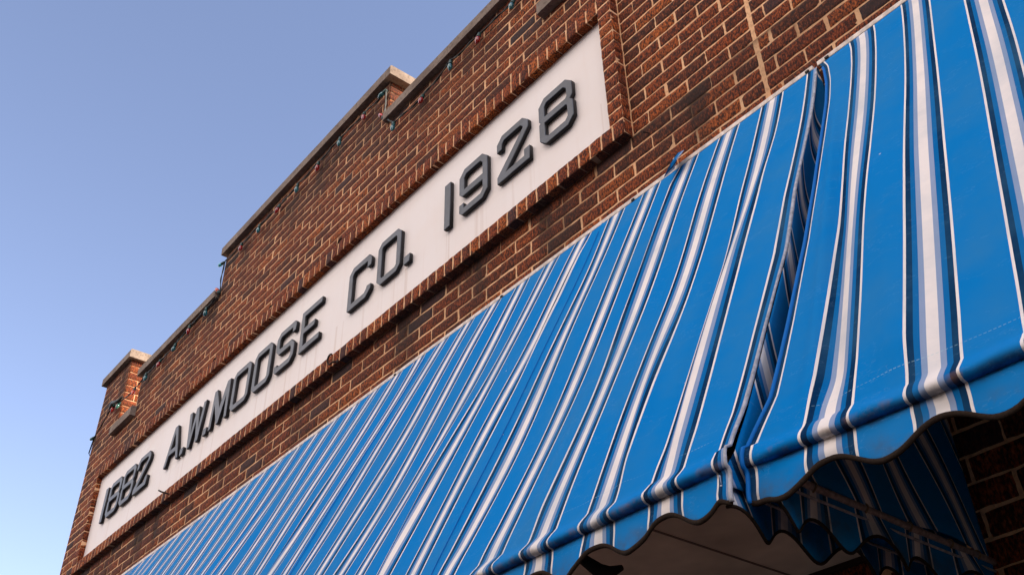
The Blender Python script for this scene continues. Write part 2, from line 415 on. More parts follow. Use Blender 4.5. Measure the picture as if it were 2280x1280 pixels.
T2 = [(a+(ins if i in (0, 2, 3) else -ins if i == 5 else 0), b-(ins if i in (0, 3, 4) else 0), t-.001) for i, (a, b, t) in enumerate(TOPS)]
T2 = [(a, b, t) for a, b, t in T2]
v1 = mortar_front(XL, XJ, T2, .30*S+ZC, -.0015)
v2 = slab([(a, b, t) for a, b, t in T2], .0080, THK*S, .30*S+ZC)
# coarse shader brick for what stands below and behind
def far_brick():
    a = N('coarse_brick', .9, .2); bt = a.n('ShaderNodeTexBrick')
    mp = a.n('ShaderNodeMapping'); mp.inputs['Rotation'].default_value = (math.radians(90), 0, 0); a.l(a.obj(), mp.inputs[0]); a.l(mp.outputs[0], bt.inputs['Vector'])
    bt.inputs['Scale'].default_value = 1; bt.inputs['Brick Width'].default_value = BL*S; bt.inputs['Row Height'].default_value = COURSE*S
    bt.inputs['Mortar Size'].default_value = .005; bt.inputs['Color1'].default_value = (.15, .04, .02, 1); bt.inputs['Color2'].default_value = (.07, .022, .014, 1); bt.inputs['Mortar'].default_value = (.5, .3, .18, 1)
    return a.col(bt.outputs[0])
M_far = far_brick()
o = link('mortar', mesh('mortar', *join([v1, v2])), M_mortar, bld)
v, f = join([box_vf(XL*S, XJ*S, .002, THK*S, 0, .2995*S+ZC), box_vf(XL*S+.01, XJ*S, THK*S+.002, 9, 0, 1.72*S+ZC)])
link('building_body', mesh('building_body', v, f), M_far, bld)

# sign frame of projecting header bricks
B = Bricks(); PR = .020*S
def frame_row(x0, x1, z0, z1, horiz):
    if horiz:
        n = round((x1-x0)/.0305); w = (x1-x0)/n
        for i in range(n):
            B.add(P(x0+i*w, 1, z0), UX, UZ, NF, w*S, (z1-z0)*S, PR, 4, 6, 1.3, .25+.75*rng.random())
    else:
        n = round((z1-z0)/COURSE); w = (z1-z0)/n
        for i in range(n):
            B.add(P(x0, 1, z0+i*w), UX, UZ, NF, (x1-x0)*S, w*S, PR, 6, 4, 1.3, .25+.75*rng.random())
class Deep(Bricks): pass
frame_row(OP[0], FR[1], FR[2], OP[2], True); frame_row(FR[0]+.0, OP[0], FR[2], FR[3], False)
frame_row(OP[0], OP[1], OP[3], FR[3], True); frame_row(OP[1], FR[1], OP[2], FR[3], False)
# deepen skirts so the side faces reach the wall
for i, W in enumerate(B.V):
    pass
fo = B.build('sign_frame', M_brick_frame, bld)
me = fo.data; cs = np.zeros(len(me.vertices)*3); me.vertices.foreach_get('co', cs); cs = cs.reshape(-1, 3)
back = cs[:, 1] > -PR+.012; cs[back, 1] = -.0; me.vertices.foreach_set('co', cs.ravel()); me.update()
# mortar body of the frame
e = .0016
parts = [box_vf(FR[0]*S+.004, FR[1]*S-.004, -PR-.0013, .012, FR[2]*S+ZC+.004, OP[2]*S+ZC-.004), box_vf(FR[0]*S+.004, FR[1]*S-.004, -PR-.0013, .012, OP[3]*S+ZC+.004, FR[3]*S+ZC-.004),
         box_vf(FR[0]*S+.004, OP[0]*S-.004, -PR-.0013, .012, OP[2]*S+ZC-.003, OP[3]*S+ZC+.003), box_vf(OP[1]*S+.004, FR[1]*S-.004, -PR-.0013, .012, OP[2]*S+ZC-.003, OP[3]*S+ZC+.003)]
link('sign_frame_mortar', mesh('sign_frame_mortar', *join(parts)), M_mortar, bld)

# stone copings and sills
def coping(name, x0, x1, z0, z1, y0=-.018, y1=THK+.012, seams=(), slope=.0):
    bm = bmesh.new(); cuts = [x0]+list(seams)+[x1]; V = []; F = []
    for a, b in zip(cuts[:-1], cuts[1:]):
        nx = max(2, int((b-a)*S/.10)); g = .0012 if b != x1 else 0
        prof = [(y0, z0), (y0, z1-.004*1), (y0+.004, z1), ((y0+y1)/2, z1+slope), (y1-.004, z1), (y1, z1-.004), (y1, z0)]
        o = len(V)
        for i in range(nx+1):
            x = a+(b-g-a)*i/nx
            for j, (yy, zz) in enumerate(prof):
                q = noise.noise(Vector((x*7, yy*40, zz*40)))*.0009
                q2 = (max(0, noise.noise(Vector((x*23, j*3.1, 5))) - .25))*.004 if j in (1, 2) else 0
                V.append(P(x, 1+yy+q, zz+q-q2))
        n = len(prof)
        for i in range(nx):
            for j in range(n): F.append((o+i*n+j, o+i*n+(j+1) % n, o+(i+1)*n+(j+1) % n, o+(i+1)*n+j))
        F.append(tuple(o+j for j in range(n-1, -1, -1))); F.append(tuple(o+nx*n+j for j in range(n)))
    me = mesh(name, V, F); o = link(name, me, M_stone, bld); return o
coping('coping', -3.862, -3.560, 2.1435, 2.180)
coping('coping', -3.402, -2.7405, 1.9745, 2.010, seams=(-3.05,))
coping('coping', -2.752, -1.682, 2.1585, 2.194, seams=(-2.47, -2.12))
coping('coping', -1.7035, -1.042, 1.9835, 2.019, seams=(-1.40,))
coping('coping', -.884, -.570, 2.1435, 2.180)
coping('sill', -3.5745, -3.370, 1.7955, 1.835, y0=-.021); coping('sill', -1.0535, -.869, 1.7955, 1.835, y0=-.021)

# neighbouring wall right of the vertical joint
nb = empty('brick_building', P(XJ, 1, -ZC/S), 'neighbouring red brick wall right of the vertical mortar joint, behind the nearest awning', 'building')
B = Bricks(); RT = [(XJ+.0005, 1.30, 2.143)]
course_bricks(B, XJ+.002, .12, [(XJ+.0005, 1.30, 1.62)], .20, [], .031)
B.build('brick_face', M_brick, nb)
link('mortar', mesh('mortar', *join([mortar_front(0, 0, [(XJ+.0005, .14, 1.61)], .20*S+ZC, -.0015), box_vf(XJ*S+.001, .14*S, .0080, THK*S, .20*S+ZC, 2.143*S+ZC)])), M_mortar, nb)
v, f = join([box_vf(XJ*S+.001, .14*S, .002, THK*S, 0, .1995*S+ZC), box_vf(.14*S+.001, 9.5, .001, THK*S, 0, 2.143*S+ZC), box_vf(XJ*S+.002, 9.5, THK*S+.002, 9, 0, 1.95*S+ZC),
             box_vf(XJ*S+.001, .14*S, .001, .0060, 1.612*S+ZC, 2.143*S+ZC)])
link('building_body', mesh('building_body', v, f), M_far, nb)
# raised mortar bead running up the joint
pth = [P(XJ+.0015*noise.noise(Vector((z*9, 0, 0)))*1.5, 1.0005, z) for z in np.linspace(.42, 2.0, 200)]
link('mortar_joint', mesh('mortar_joint', *tube(pth, [.0034+.0014*noise.noise(Vector((i*.31, 2, 0))) for i in range(200)], 6), smooth=True), M_mortar, nb)

# unseen shopfronts added across the street to shade the low sky
M_dk = plain('dark_window_glass', (.02, .022, .025), .15, .5); M_trim = plain('painted_trim', (.25, .23, .20), .7)
for i, (x0, x1, h) in enumerate([(-34, -22.5, 10.5), (-22.4, -12, 12), (-11.9, -2, 10), (-1.9, 9, 12.5), (9.1, 22, 11)]):
    e = empty('added_shop_building', ((x0+x1)/2, -20, 0), 'brick shop building across the street, number %d in the row seen from the left' % (i+1) if False else ['wide low', 'tall narrow', 'lowest', 'tallest', 'far right'][i]+' unseen brick shop building added across the street', 'building', 'unseen shops added across the street')
    v, f = box_vf(x0, x1, -30, -20, 0, h); link('wall', mesh('wall', v, f), M_far, e)
    v, f = box_vf(x0-.0, x1+.0, -19.998, -19.7, h-.5, h+.2); link('cornice', mesh('cornice', v, f), M_trim, e)
    for k in range(4):
        xa = x0+(x1-x0)*(k+.25)/4
        for zb in (4.6, 8.0):
            if zb+1.9 < h-.6:
                v, f = box_vf(xa, xa+1.3, -19.998, -19.93, zb, zb+1.9); wd = link('window', mesh('window', v, f), M_dk, e)
    v, f = box_vf(x0+.5, x1-.5, -19.998, -19.9, .5, 3.0); link('shop_window', mesh('shop_window', v, f), M_dk, e)

e = empty('street_shade_building', (20, 6, 0), 'unseen tall brick building added further right on this side to shade the street', 'building')  # added out of view to shade the street and darken the awning undersides
v, f = box_vf(10.2, 32, .3, 14, 0, 15.5); link('wall', mesh('wall', v, f), M_far, e)
v, f = box_vf(10.0, 32.2, .05, .299, 14.7, 15.6); link('cornice', mesh('cornice', v, f), M_trim, e)

# ------------------------------------------------------------------ sign: panel + raised letters
sign = empty('sign', P((OP[0]+OP[1])/2, 1, OP[2]), 'long white sign panel lettered 1882 A.W.MOOSE CO. 1928 in raised dark grey letters', 'sign')
v, f = box_vf(OP[0]*S-.002, OP[1]*S+.002, -.006, .0055, OP[2]*S+ZC-.003, OP[3]*S+ZC+.003)
link('panel', mesh('panel', v, f), M_panel, sign)
H0, H1 = 1.4025, 1.5305
sw = .0158                                                           # stroke width
def rect_ring(x0, x1, z0, z1, c, w=sw, corners='abcd'):
    """octagonal ring: outer and inner loops; corners cut: a=TL b=TR c=BR d=BL"""
    def loop(x0, x1, z0, z1, c):
        p = []
        p += [(x0, z0+c), ] if 'd' in corners else [(x0, z0)]
        p += [(x0, z1-c), (x0+c, z1)] if 'a' in corners else [(x0, z1)]
        p += [(x1-c, z1), (x1, z1-c)] if 'b' in corners else [(x1, z1)]
        p += [(x1, z0+c), (x1-c, z0)] if 'c' in corners else [(x1, z0)]
        p += [(x0+c, z0)] if 'd' in corners else []
        return p
    ci = max(.001, c-w*.586)
    return [loop(x0, x1, z0, z1, c), loop(x0+w, x1-w, z0+w, z1-w, ci)]
def g_O(x0, x1): return rect_ring(x0, x1, H0, H1, .0150)
def g_8(x0, x1):
    m = (H0+H1)/2+.003; c = .0175; n = .0055; w = sw
    out = [(x0, H0+c), (x0, m-n), (x0+n, m), (x0, m+n), (x0, H1-c), (x0+c, H1), (x1-c, H1), (x1, H1-c), (x1, m+n*1.6), (x1-n*1.6, m), (x1, m-n*1.6), (x1, H0+c), (x1-c, H0), (x0+c, H0)]
    i = c-w*.586
    up = [(x0+w, m+w/2), (x0+w, H1-w-i), (x0+w+i, H1-w), (x1-w-i, H1-w), (x1-w, H1-w-i), (x1-w, m+w/2+i*.5), (x1-w-i*.5, m+w/2)]
    dn = [(x0+w, H0+w+i), (x0+w, m-w/2), (x1-w-i*.5, m-w/2), (x1-w, m-w/2-i*.5), (x1-w, H0+w+i), (x1-w-i, H0+w), (x0+w+i, H0+w)]
    return [out, up, dn]
def g_1(x0, x1): return [[(x0, H0), (x0, H1), (x1, H1), (x1, H0)]]
def g_2(x0, x1):
    c = .0175; w = sw; i = c-w*.586
    return [[(x0, H0), (x0, H0+.016), (x1-w, H1-c-.012), (x1-w, H1-w-i), (x1-w-i, H1-w), (x0+w+i, H1-w), (x0+w, H1-w-i), (x0+w, H1-.038), (x0, H1-.038), (x0, H1-c), (x0+c, H1), (x1-c, H1), (x1, H1-c), (x1, H1-c-.018),
             (x0+w+.010, H0+w), (x1-w*.9, H0+w), (x1-w*.9, H0+.034), (x1+.002, H0+.034), (x1+.002, H0)]]
def g_9(x0, x1):
    c = .0180; w = sw; i = c-w*.586; m = H0+.0605
    out = [(x0+c*.6, m-w/2), (x0, m-w/2+c*.6), (x0, H1-c), (x0+c, H1), (x1-c, H1), (x1, H1-c), (x1, H0+c), (x1-c, H0), (x0+c*.55, H0), (x0, H0+c*.55), (x0, H0+.030), (x0+w*.9, H0+.030), (x0+w*.9, H0+w), (x1-w-i, H0+w), (x1-w, H0+w+i), (x1-w, m-w/2)]
    inn = [(x0+w, m+w/2), (x0+w, H1-w-i), (x0+w+i, H1-w), (x1-w-i, H1-w), (x1-w, H1-w-i), (x1-w, m+w/2)]
    return [out, inn]
def g_A(x0, x1):
    xm = (x0+x1)/2; w = sw*1.02; t = .0095
    cx0, cx1 = x0+w*.55, x1-w*.55
    def xl(z, o): f = (z-H0)/(H1-H0); return (x0+o)*(1-f) + (xm-t+o*.92)*f
    def xr(z, o): f = (z-H0)/(H1-H0); return (x1-o)*(1-f) + (xm+t-o*.92)*f
    zb0, zb1 = H0+.034, H0+.050
    za = H0+.112
    out = [(x0, H0), (xm-t, H1), (xm+t, H1), (x1, H0), (x1-w, H0), (xr(zb0, w), zb0), (xl(zb0, w), zb0), (x0+w, H0)]
    inn = [(xl(zb1, w), zb1), (xm, za-.004), (xr(zb1, w), zb1)]
    return [out, inn]
def g_W(x0, x1):
    w = sw*.98; L = x1-x0; xm = (x0+x1)/2; a = x0+L*.25; b = x0+L*.75; h = w/2
    return [[(x0, H1), (x0+w, H1), (a+h*.35, H0+.040), (xm-h, H1), (xm+h, H1), (b-h*.2, H0+.040), (x1-w, H1), (x1, H1), (b+h, H0), (b-h, H0), (xm, H1-.042), (a+h, H0), (a-h, H0)]]
def g_M(x0, x1):
    w = sw*.98; L = x1-x0; xm = (x0+x1)/2; h = w/2
    return [[(x0, H0), (x0+L*.07, H1), (x0+L*.07+w, H1), (xm, H0+.050), (x1-L*.07-w, H1), (x1-L*.07+.003, H1), (x1+.002, H0), (x1-w+.002, H0), (x1-L*.10-w*.45, H1-.045), (xm+h*.8, H0), (xm-h*.8, H0), (x0+L*.10+w*.45, H1-.045), (x0+w, H0)]]
def g_S(x0, x1):
    c = .0175; w = sw; i = c-w*.586; m = (H0+H1)/2
    return [[(x0, H0+.024), (x0+w*.9, H0+.024), (x0+w*.9, H0+w), (x1-w-i, H0+w), (x1-w, H0+w+i), (x1-w, m-w/2-i*.9), (x1-w-i*.9, m-w/2), (x0+c, m-w/2), (x0, m-w/2+c), (x0, H1-c), (x0+c, H1), (x1-c*.45, H1), (x1, H1-c*.45), (x1, H1-.032), (x1-w, H1-.032), (x1-w, H1-w), (x0+w+i, H1-w), (x0+w, H1-w-i), (x0+w, m+w/2+i*.9), (x0+w+i*.9, m+w/2), (x1-c, m+w/2), (x1, m+w/2-c), (x1, H0+c), (x1-c, H0), (x0+c*.45, H0), (x0, H0+c*.45)]]
def g_E(x0, x1):
    w = sw; m = (H0+H1)/2
    return [[(x0, H0), (x0, H1), (x1, H1), (x1, H1-w), (x0+w, H1-w), (x0+w, m+w/2), (x1-.030, m+w/2), (x1-.030, m-w/2), (x0+w, m-w/2), (x0+w, H0+w), (x1, H0+w), (x1, H0)]]
def g_C(x0, x1):
    c = .0175; w = sw; i = c-w*.586
    return [[(x0, H0+.002), (x0, H1-c), (x0+c, H1), (x1-.012, H1), (x1, H1-.014), (x1, H1-.036), (x1-w, H1-.036), (x1-w, H1-w), (x0+w+i, H1-w), (x0+w, H1-w-i), (x0+w, H0+w), (x1-w-i, H0+w), (x1-w, H0+w+i), (x1-w*.8, H0+.032), (x1+.003, H0+.030), (x1+.003, H0+c), (x1-c, H0), (x0+.003, H0)]]
def g_O2(x0, x1):      # O whose lower left and upper right corners are barely cut
    r = rect_ring(x0, x1, H0, H1, .028); return r
def g_p(x0, x1): return [[(x0, H0-.002), (x0, H0+.019), (x1, H0+.019), (x1, H0-.002)]]
GL = [('digit', '1', g_1, -3.4575, -3.4365, 'first digit 1'), ('digit', '8', g_8, -3.411, -3.303, 'digit 8 next to the first digit 1'), ('digit', '8', g_8, -3.288, -3.180, 'digit 8 before the 2 of 1882'), ('digit', '2', g_2, -3.163, -3.056, 'digit 2 ending 1882'),
      ('letter', 'A', g_A, -2.913, -2.806, 'letter A'), ('period', '.', g_p, -2.792, -2.771, 'period after the A'), ('letter', 'W', g_W, -2.760, -2.644, 'letter W'), ('period', '.', g_p, -2.629, -2.608, 'period after the W'),
      ('letter', 'M', g_M, -2.592, -2.476, 'letter M'), ('letter', 'O', g_O, -2.455, -2.346, 'first letter O of MOOSE'), ('letter', 'O', g_O, -2.322, -2.218, 'second letter O of MOOSE'), ('letter', 'S', g_S, -2.190, -2.086, 'letter S'), ('letter', 'E', g_E, -2.053, -1.950, 'letter E'),
      ('letter', 'C', g_C, -1.812, -1.710, 'letter C'), ('letter', 'O', g_O, -1.678, -1.579, 'letter O of CO.'), ('period', '.', g_p, -1.560, -1.538, 'period after CO'),
      ('digit', '1', g_1, -1.4015, -1.381, 'digit 1 starting 1928'), ('digit', '9', g_9, -1.345, -1.245, 'digit 9'), ('digit', '2', g_2, -1.210, -1.107, 'digit 2 of 1928'), ('digit', '8', g_8, -1.071, -.970, 'last digit 8')]
dg = bpy.context.evaluated_depsgraph_get()
def glyph(kind, fn, x0, x1, label):
    cu = bpy.data.curves.new('glyph', 'CURVE'); cu.dimensions = '2D'; cu.fill_mode = 'BOTH'
    cu.extrude = .0095; cu.bevel_depth = .0022; cu.bevel_resolution = 0; cu.offset = 0
    for lp in fn(x0, x1):
        sp = cu.splines.new('POLY'); sp.points.add(len(lp)-1); sp.use_cyclic_u = True
        for p, (x, z) in zip(sp.points, lp): p.co = (x*S, z*S, 0, 1)
    to = bpy.data.objects.new('glyph', cu); C.objects.link(to); bpy.context.view_layer.update()
    me = bpy.data.meshes.new_from_object(to.evaluated_get(bpy.context.evaluated_depsgraph_get())); C.objects.unlink(to); bpy.data.objects.remove(to)
    n = len(me.vertices); cs = np.zeros(n*3); me.vertices.foreach_get('co', cs); cs = cs.reshape(-1, 3)
    W = np.stack([cs[:, 0], -cs[:, 2]-.0195, cs[:, 1]+ZC], -1); me.vertices.foreach_set('co', W.ravel()); 
    me.materials.clear(); me.name = kind; me.update()
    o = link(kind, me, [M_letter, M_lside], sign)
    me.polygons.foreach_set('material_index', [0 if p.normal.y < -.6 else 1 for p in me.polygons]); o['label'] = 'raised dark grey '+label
    return o
for kind, ch, fn, x0, x1, lab in GL: glyph(kind, fn, x0, x1, lab)

# ------------------------------------------------------------------ awnings
PER = .0851
RY, RZ = .9935, 1.1125          # rail line (units)
SEAMS = [-.93-.5215*i for i in range(6)]
def yb(side, x):
    if side == 'L': return np.full_like(x, .6150)
    return np.interp(x, [-.47, -.40, -.313, -.22, .6], [.6290, .6355, .6432, .6475, .650])
def vn(x, y, s=0):
    return np.array([noise.noise(Vector((float(a), float(b), s))) for a, b in zip(np.ravel(x), np.ravel(y))]).reshape(np.shape(x))
ZB = .3555                    # crease height
def make_awning(side, xs0, xs1, label, hem_side):
    root = empty('awning', P((xs0+xs1)/2, 1, -ZC/S), label, 'awning', 'blue striped canvas awnings over the shopfront')
    # fabric coordinate s across (dense), rows t down the slope then round the bar then valance
    ns = int((xs1-xs0)/.0022) if side == 'R' else int((xs1-xs0)/.0030)
    ns = min(ns, 1150); s = np.linspace(xs0, xs1, ns)
    if side == 'R': s = np.concatenate([np.arange(xs0, .05, .0022), np.arange(.05, xs1+.001, .02)])
    else: s = np.concatenate([np.arange(xs0, -2.6, .0056), np.arange(-2.6, -1.3, .0040), np.arange(-1.3, xs1+.0005, .0024)])
    ns = len(s)
    t = np.concatenate([np.linspace(0, .06, 6), np.linspace(.08, .90, 64), np.linspace(.91, 1, 14)]); nt_ = len(t)
    T, Sx = np.meshgrid(t, s, indexing='ij')
    YB = yb(side, Sx)
    # pattern coordinate
    if side == 'L': x0 = -.5552+.022*T; per = PER+0*T
    else: x0 = -.3948+.0158*T; per = .0850+(.0905-.0850)*T
    Xp = Sx.copy()
    # stripe phase follows the weave: u from the fabric position, x moves with the cloth
    if side == 'L':
        u = (Sx+.5552)/PER; Xp = Sx+.0045+.018*T
        Xp = Xp + (np.interp(T, [0, .18, .45, .62, .80, .94, 1], [.0015, .005, .009, .018, .012, .009, .006]) - .0155*T)*np.exp(-(xs1-Sx)/.030)
    else:
        u = (Sx+.3948)/.085
        Xp = -.3908+.0135*T + u*(.085+.0055*T)
        dl = np.interp(T, [0, .03, .1, .18, .48, .63, .8, .93, 1], [0, .010, .019, .024, .033, .035, .031, .026, .012])
        base = np.interp(T, [0, 1], [0, .0158-.0055*.85])
        Xp = Xp + (dl-base)*np.exp(-(Sx-xs0)/.045)
    # straight slope
    y = RY + (YB+.0098-RY)*T; z = RZ + (ZB+.0228-RZ)*T
    # outward displacement along the slope normal (towards street/up)
    env = np.sin(np.pi*np.clip(T, 0, 1))**.6
    sag = -.0045*np.sin(np.pi*T)
    n1 = vn(Sx*6, T*1.6+Sx*1.0, 1.3)*.0105 + vn(Sx*17, T*2.8+Sx*3, 7.7)*.0034*(.4+T) + vn(Sx*42, T*3.2+Sx*9, 2.2)*.0011*T
    diag = np.zeros_like(Sx)
    # long soft pull folds running down from the rail, wandering sideways
    for (a, wv, amp, sl, t0, t1) in [(-.525, .015, .0045, -.035, .10, 1.2), (-.585, .013, -.0040, .020, .3, 1.2), (-.745, .010, .0042, -.01, -.2, .75), (-.700, .014, -.003, .03, .2, 1.1),
                                     (-.955, .0055, .0048, -.012, -.05, .55), (-.905, .016, -.0022, .01, .0, 1.1), (-1.11, .012, .003, .04, .25, 1.1), (-1.30, .012, .003, .05, .35, 1.2), (-.80, .014, .0035, .05, .45, 1.2),
                                     (-1.62, .011, .003, .04, .2, 1.1), (-.66, .012, .004, .05, .55, 1.2)]:
        if side == 'L':
            c = a + sl*T + .006*np.sin(5*T+a*9); diag += 1.35*amp*np.exp(-((Sx-c)/wv)**2)*sstep(t0, t0+.25, T)*(1-sstep(t1-.25, t1, T))
    if side == 'R':
        for (a, wv, amp, sl, t0, t1) in [(-.445, .012, .0040, .03, .1, 1.3), (-.43, .016, -.0055, .03, .35, 1.3), (-.385, .02, .0035, .05, .45, 1.2), (-.30, .03, -.002, .04, .2, 1.2), (-.22, .03, .003, .05, .3, 1.1)]:
            c = a + sl*T; diag += 1.6*amp*np.exp(-((Sx-c)/wv)**2)*sstep(t0, t0+.3, T)*(1-sstep(t1-.2, t1, T))
    # sewn width joints: a slight step
    seam = np.zeros_like(Sx)
    if side == 'L':
        for q in SEAMS: seam += .0016*np.exp(-((Sx-q)/.0045)**2)*np.where(Sx > q, .15, 1.)
        seam += .010*np.exp(-np.maximum(0, (xs1-Sx))/.004)*np.sin(np.pi*np.clip(T, 0, 1))*.35
        diag += -.006*np.exp(-((Sx-xs1)/.02)**2)*np.sin(np.pi*T)
    D = (sag + n1*env + diag*np.minimum(1, T*12) + seam) * (1-sstep(.93, 1., T)*.75)
    ny, nz = -(RZ-ZB)/math.hypot(RZ-ZB, RY-.63), (RY-.63)/math.hypot(RZ-ZB, RY-.63)
    y = y + ny*D; z = z + nz*D
    slope_len = math.hypot(RZ-ZB-.0228, RY-.6250)*S
    rows_x, rows_y, rows_z, rows_v = [Xp], [y], [z], [(T-1)*slope_len-.058]
    # roll over the bar: profile points relative to crease (dy, dz), arc lengths to the crease
    ph = u - np.floor(u+.5)                                     # 0 at white band centre
    sx1 = s; u1 = u[-1]; ph1 = ph[-1]; yb1 = YB[-1]; x1 = Xp[-1]
    full = .55+.45*np.cos(2*np.pi*(ph1-.5)) ; full = .45+.55*full
    tuck = vn(s*22, s*0, 3.1)*.5
    prof = [(.0064, .0190, .045), (.0030, .0155, .036), (.0000, .0122, .028), (-.0024, .0092, .020), (-.0038, .0063, .0140), (-.0035, .0036, .0090), (-.0014, .0012, .004), (.0034, .0003, .0)]
    for dy, dz, arc in prof:
        hemf = (sstep(-.505, -.476, s) if side == 'L' else 1-sstep(-.4665, -.440, s))
        rows_x.append(x1[None]); rows_y.append((yb1+dy*(1-.6*hemf)-(.0026*(full-.6)+.0030*tuck+.0016*vn(s*55, s*0+arc*30, 12.))*math.sin(min(1, arc/.036)*math.pi))[None]); rows_z.append((ZB+dz*(1 + .1*tuck))[None]); rows_v.append(np.full((1, ns), -arc))
    # sag of the bar crease between stripes
    # valance
    hb = .0274 + (-.0098)*np.cos(2*np.pi*ph1)                   # drop below crease: short under the white band
    hb = hb + .0006*vn(s*30, s*0, 9.)
    if side == 'L': hb = hb + .0120*sstep(-.492, -.4745, s)
    if side == 'R': hb = hb + .0085*(1-sstep(-.4665, -.448, s))
    vr = np.linspace(0, 1, 11)[1:]
    for q in vr:
        yy = yb1 + .0034 - .0050*q + .0035*np.sin(2*np.pi*ph1+1.0)*q + .0042*vn(s*25, s*0+q, 4.)*q+.0016*vn(s*70, s*0+q, 8.)*q
        rows_x.append(x1[None]+.0010*vn(s*20, s*0+q*2, 6.)[None]*q); rows_y.append(yy[None]); rows_z.append((ZB-hb*q)[None]); rows_v.append((hb*q*S)[None])
    Xa, Ya, Za, Va = map(np.concatenate, (rows_x, rows_y, rows_z, rows_v)); Ua = np.tile(u[0], (Xa.shape[0], 1))
    if side == 'L':           # pull the last bit of the left cloth down and in, as on the torn corner
        pass
    def patch(name, r0, r1, mt):
        nr = r1-r0; V = [P(a, b, c) for a, b, c in zip(Xa[r0:r1].ravel(), Ya[r0:r1].ravel(), Za[r0:r1].ravel())]
        F = [(i*ns+j, i*ns+j+1, (i+1)*ns+j+1, (i+1)*ns+j) for i in range(nr-1) for j in range(ns-1)]
        F = [f[::-1] for f in F]
        uv = np.stack([Ua[r0:r1].ravel(), Va[r0:r1].ravel()], -1)
        o = link(name, mesh(name, V, F, True, uv), mt, root)
        md = o.modifiers.new('solid', 'SOLIDIFY'); md.thickness = .0012; md.offset = 1
        return o
    nslope = nt_+len(prof)
    patch('canopy', 0, nslope, M_fab); patch('valance', nslope-1, len(Xa), M_fabv)
    # dark binding along the scalloped edge
    bx, by, bz = Xa[-1], Ya[-1], Za[-1]; step = 2 if side == 'R' else 1
    path = [Vector(P(a, b, c)) for a, b, c in zip(bx[::step], by[::step], bz[::step])]
    V = []; F = []
    pr = [(-.0022, .0045), (-.0032, 0), (-.0022, -.0052), (.0022, -.0052), (.0032, 0), (.0022, .0045)]
    for p in path:
        for (a, b) in pr: V.append((p.x, p.y+a, p.z+b))
    n = len(pr)
    for i in range(len(path)-1):
        for k in range(n): F.append((i*n+k, (i+1)*n+k, (i+1)*n+(k+1) % n, i*n+(k+1) % n))
    F.append(tuple(range(n))); F.append(tuple((len(path)-1)*n+k for k in range(n-1, -1, -1)))
    link('binding', mesh('binding', V, F, True), M_bind, root)
    # front bar inside the roll
    xs = np.linspace(xs0+.06, xs1-.03, 60); ybs = yb(side, xs)
    link('front_bar', mesh('front_bar', *tube([P(a, b+.0062, ZB+.0085) for a, b in zip(xs, ybs)], .0100, 12), smooth=True), M_pipe, root)
    # side panels, side bars, side valances
    ends = []
    if side == 'L': ends = [(xs1+.0035, .140, 1), (xs0+.004, .0851, -1)]
    else: ends = [(xs0+.0265, .0851, -1), (xs1-.004, .0851, 1)]
    for xe, pw, sg in ends:
        y0 = float(yb(side, np.array([xe]))[0])
        nA, nB = 60, 50; V = []; uv = []
        for i in range(nA+1):
            a = i/nA                                       # 0 top .. 1 bottom
            for j in range(nB+1):
                b = j/nB                                   # 0 front edge .. 1 wall
                zf = RZ-.012 + (ZB+.003-RZ+.012)*a; yf = RY+(y0+.006-RY)*a + (.006 if side == 'R' else .030)*math.sin(math.pi*a)
                yy = yf + (.9965-yf)*b; zz = zf + .003*math.sin(b*9+1)*a
                xb = .0035*math.sin(14*b+3*a)*a + .0045*math.sin(math.pi*a)*math.sin(math.pi*b)*(1 if sg < 0 else -1)
                if side == 'L' and sg > 0:           # sewn to the hem, then bellying inwards
                    q = a*(nslope-1); k0 = min(int(q), nslope-2); fr_ = q-k0
                    hx, hy, hz = [A_[k0, -1]*(1-fr_)+A_[k0+1, -1]*fr_ for A_ in (Xa, Ya, Za)]
                    yy = hy+.002 + (.9965-hy)*b; zz = hz-.016*a**6
                    V.append(P(hx-.001-.022*math.sin(math.pi*min(1, b*1.2))*math.sin(math.pi*a)+xb*.3, yy, zz)); uv.append(((yy*.906+zz*.42-1.1137)/pw, -1-a)); continue
                V.append(P(xe+xb*.7, yy, zz)); uv.append(((yy*.906+zz*.42-1.1137)/pw, -1-a))
        F = [(i*(nB+1)+j, i*(nB+1)+j+1, (i+1)*(nB+1)+j+1, (i+1)*(nB+1)+j) for i in range(nA) for j in range(nB)]
        o = link('side_panel', mesh('side_panel', V, F, True, uv), M_fabv, root); md = o.modifiers.new('solid', 'SOLIDIFY'); md.thickness = .001
        bar = [P(xe, yq, ZB-.002) for yq in np.linspace(y0+.035, .9975, 24)]
        link('side_bar', mesh('side_bar', *tube(bar, .0085, 10), smooth=True), M_pipe, root)
        for yq in (.70, .775, .845, .915, .965):
            c = Vector(P(xe, yq, ZB-.002)); ring = [c+Vector((math.cos(a)*.0098, .002*math.sin(a*2), math.sin(a)*.0098)) for a in np.linspace(0, 2*math.pi, 14)[:-1]]
            link('rope_tie', mesh('rope_tie', *tube(ring, .0022, 6, closed=True), smooth=True), M_rope, root)
        # side valance
        sy = np.linspace(y0+.0005, .994, 180); V = []; uv = []; nq = 9; psd = .0785
        phs = (sy-.7784)/psd
        drop = .0260-.0105*np.cos(2*np.pi*phs)+.0055*(1-(sy-.6)/.4)
        for q in np.linspace(0, 1, nq):
            for k in range(len(sy)):
                xx = xe + (.0060*q)*math.sin(2*math.pi*phs[k]*.5+1) + .003*math.sin(2*math.pi*phs[k])*q
                V.append(P(xx, sy[k], ZB-.003-(drop[k]+.007)*q)); uv.append((phs[k], drop[k]*q*S+.012))
        L_ = len(sy); F = [(i*L_+j, i*L_+j+1, (i+1)*L_+j+1, (i+1)*L_+j) for i in range(nq-1) for j in range(L_-1)]
        o = link('side_valance', mesh('side_valance', V, F, True, uv), M_fabv, root); md = o.modifiers.new('solid', 'SOLIDIFY'); md.thickness = .001
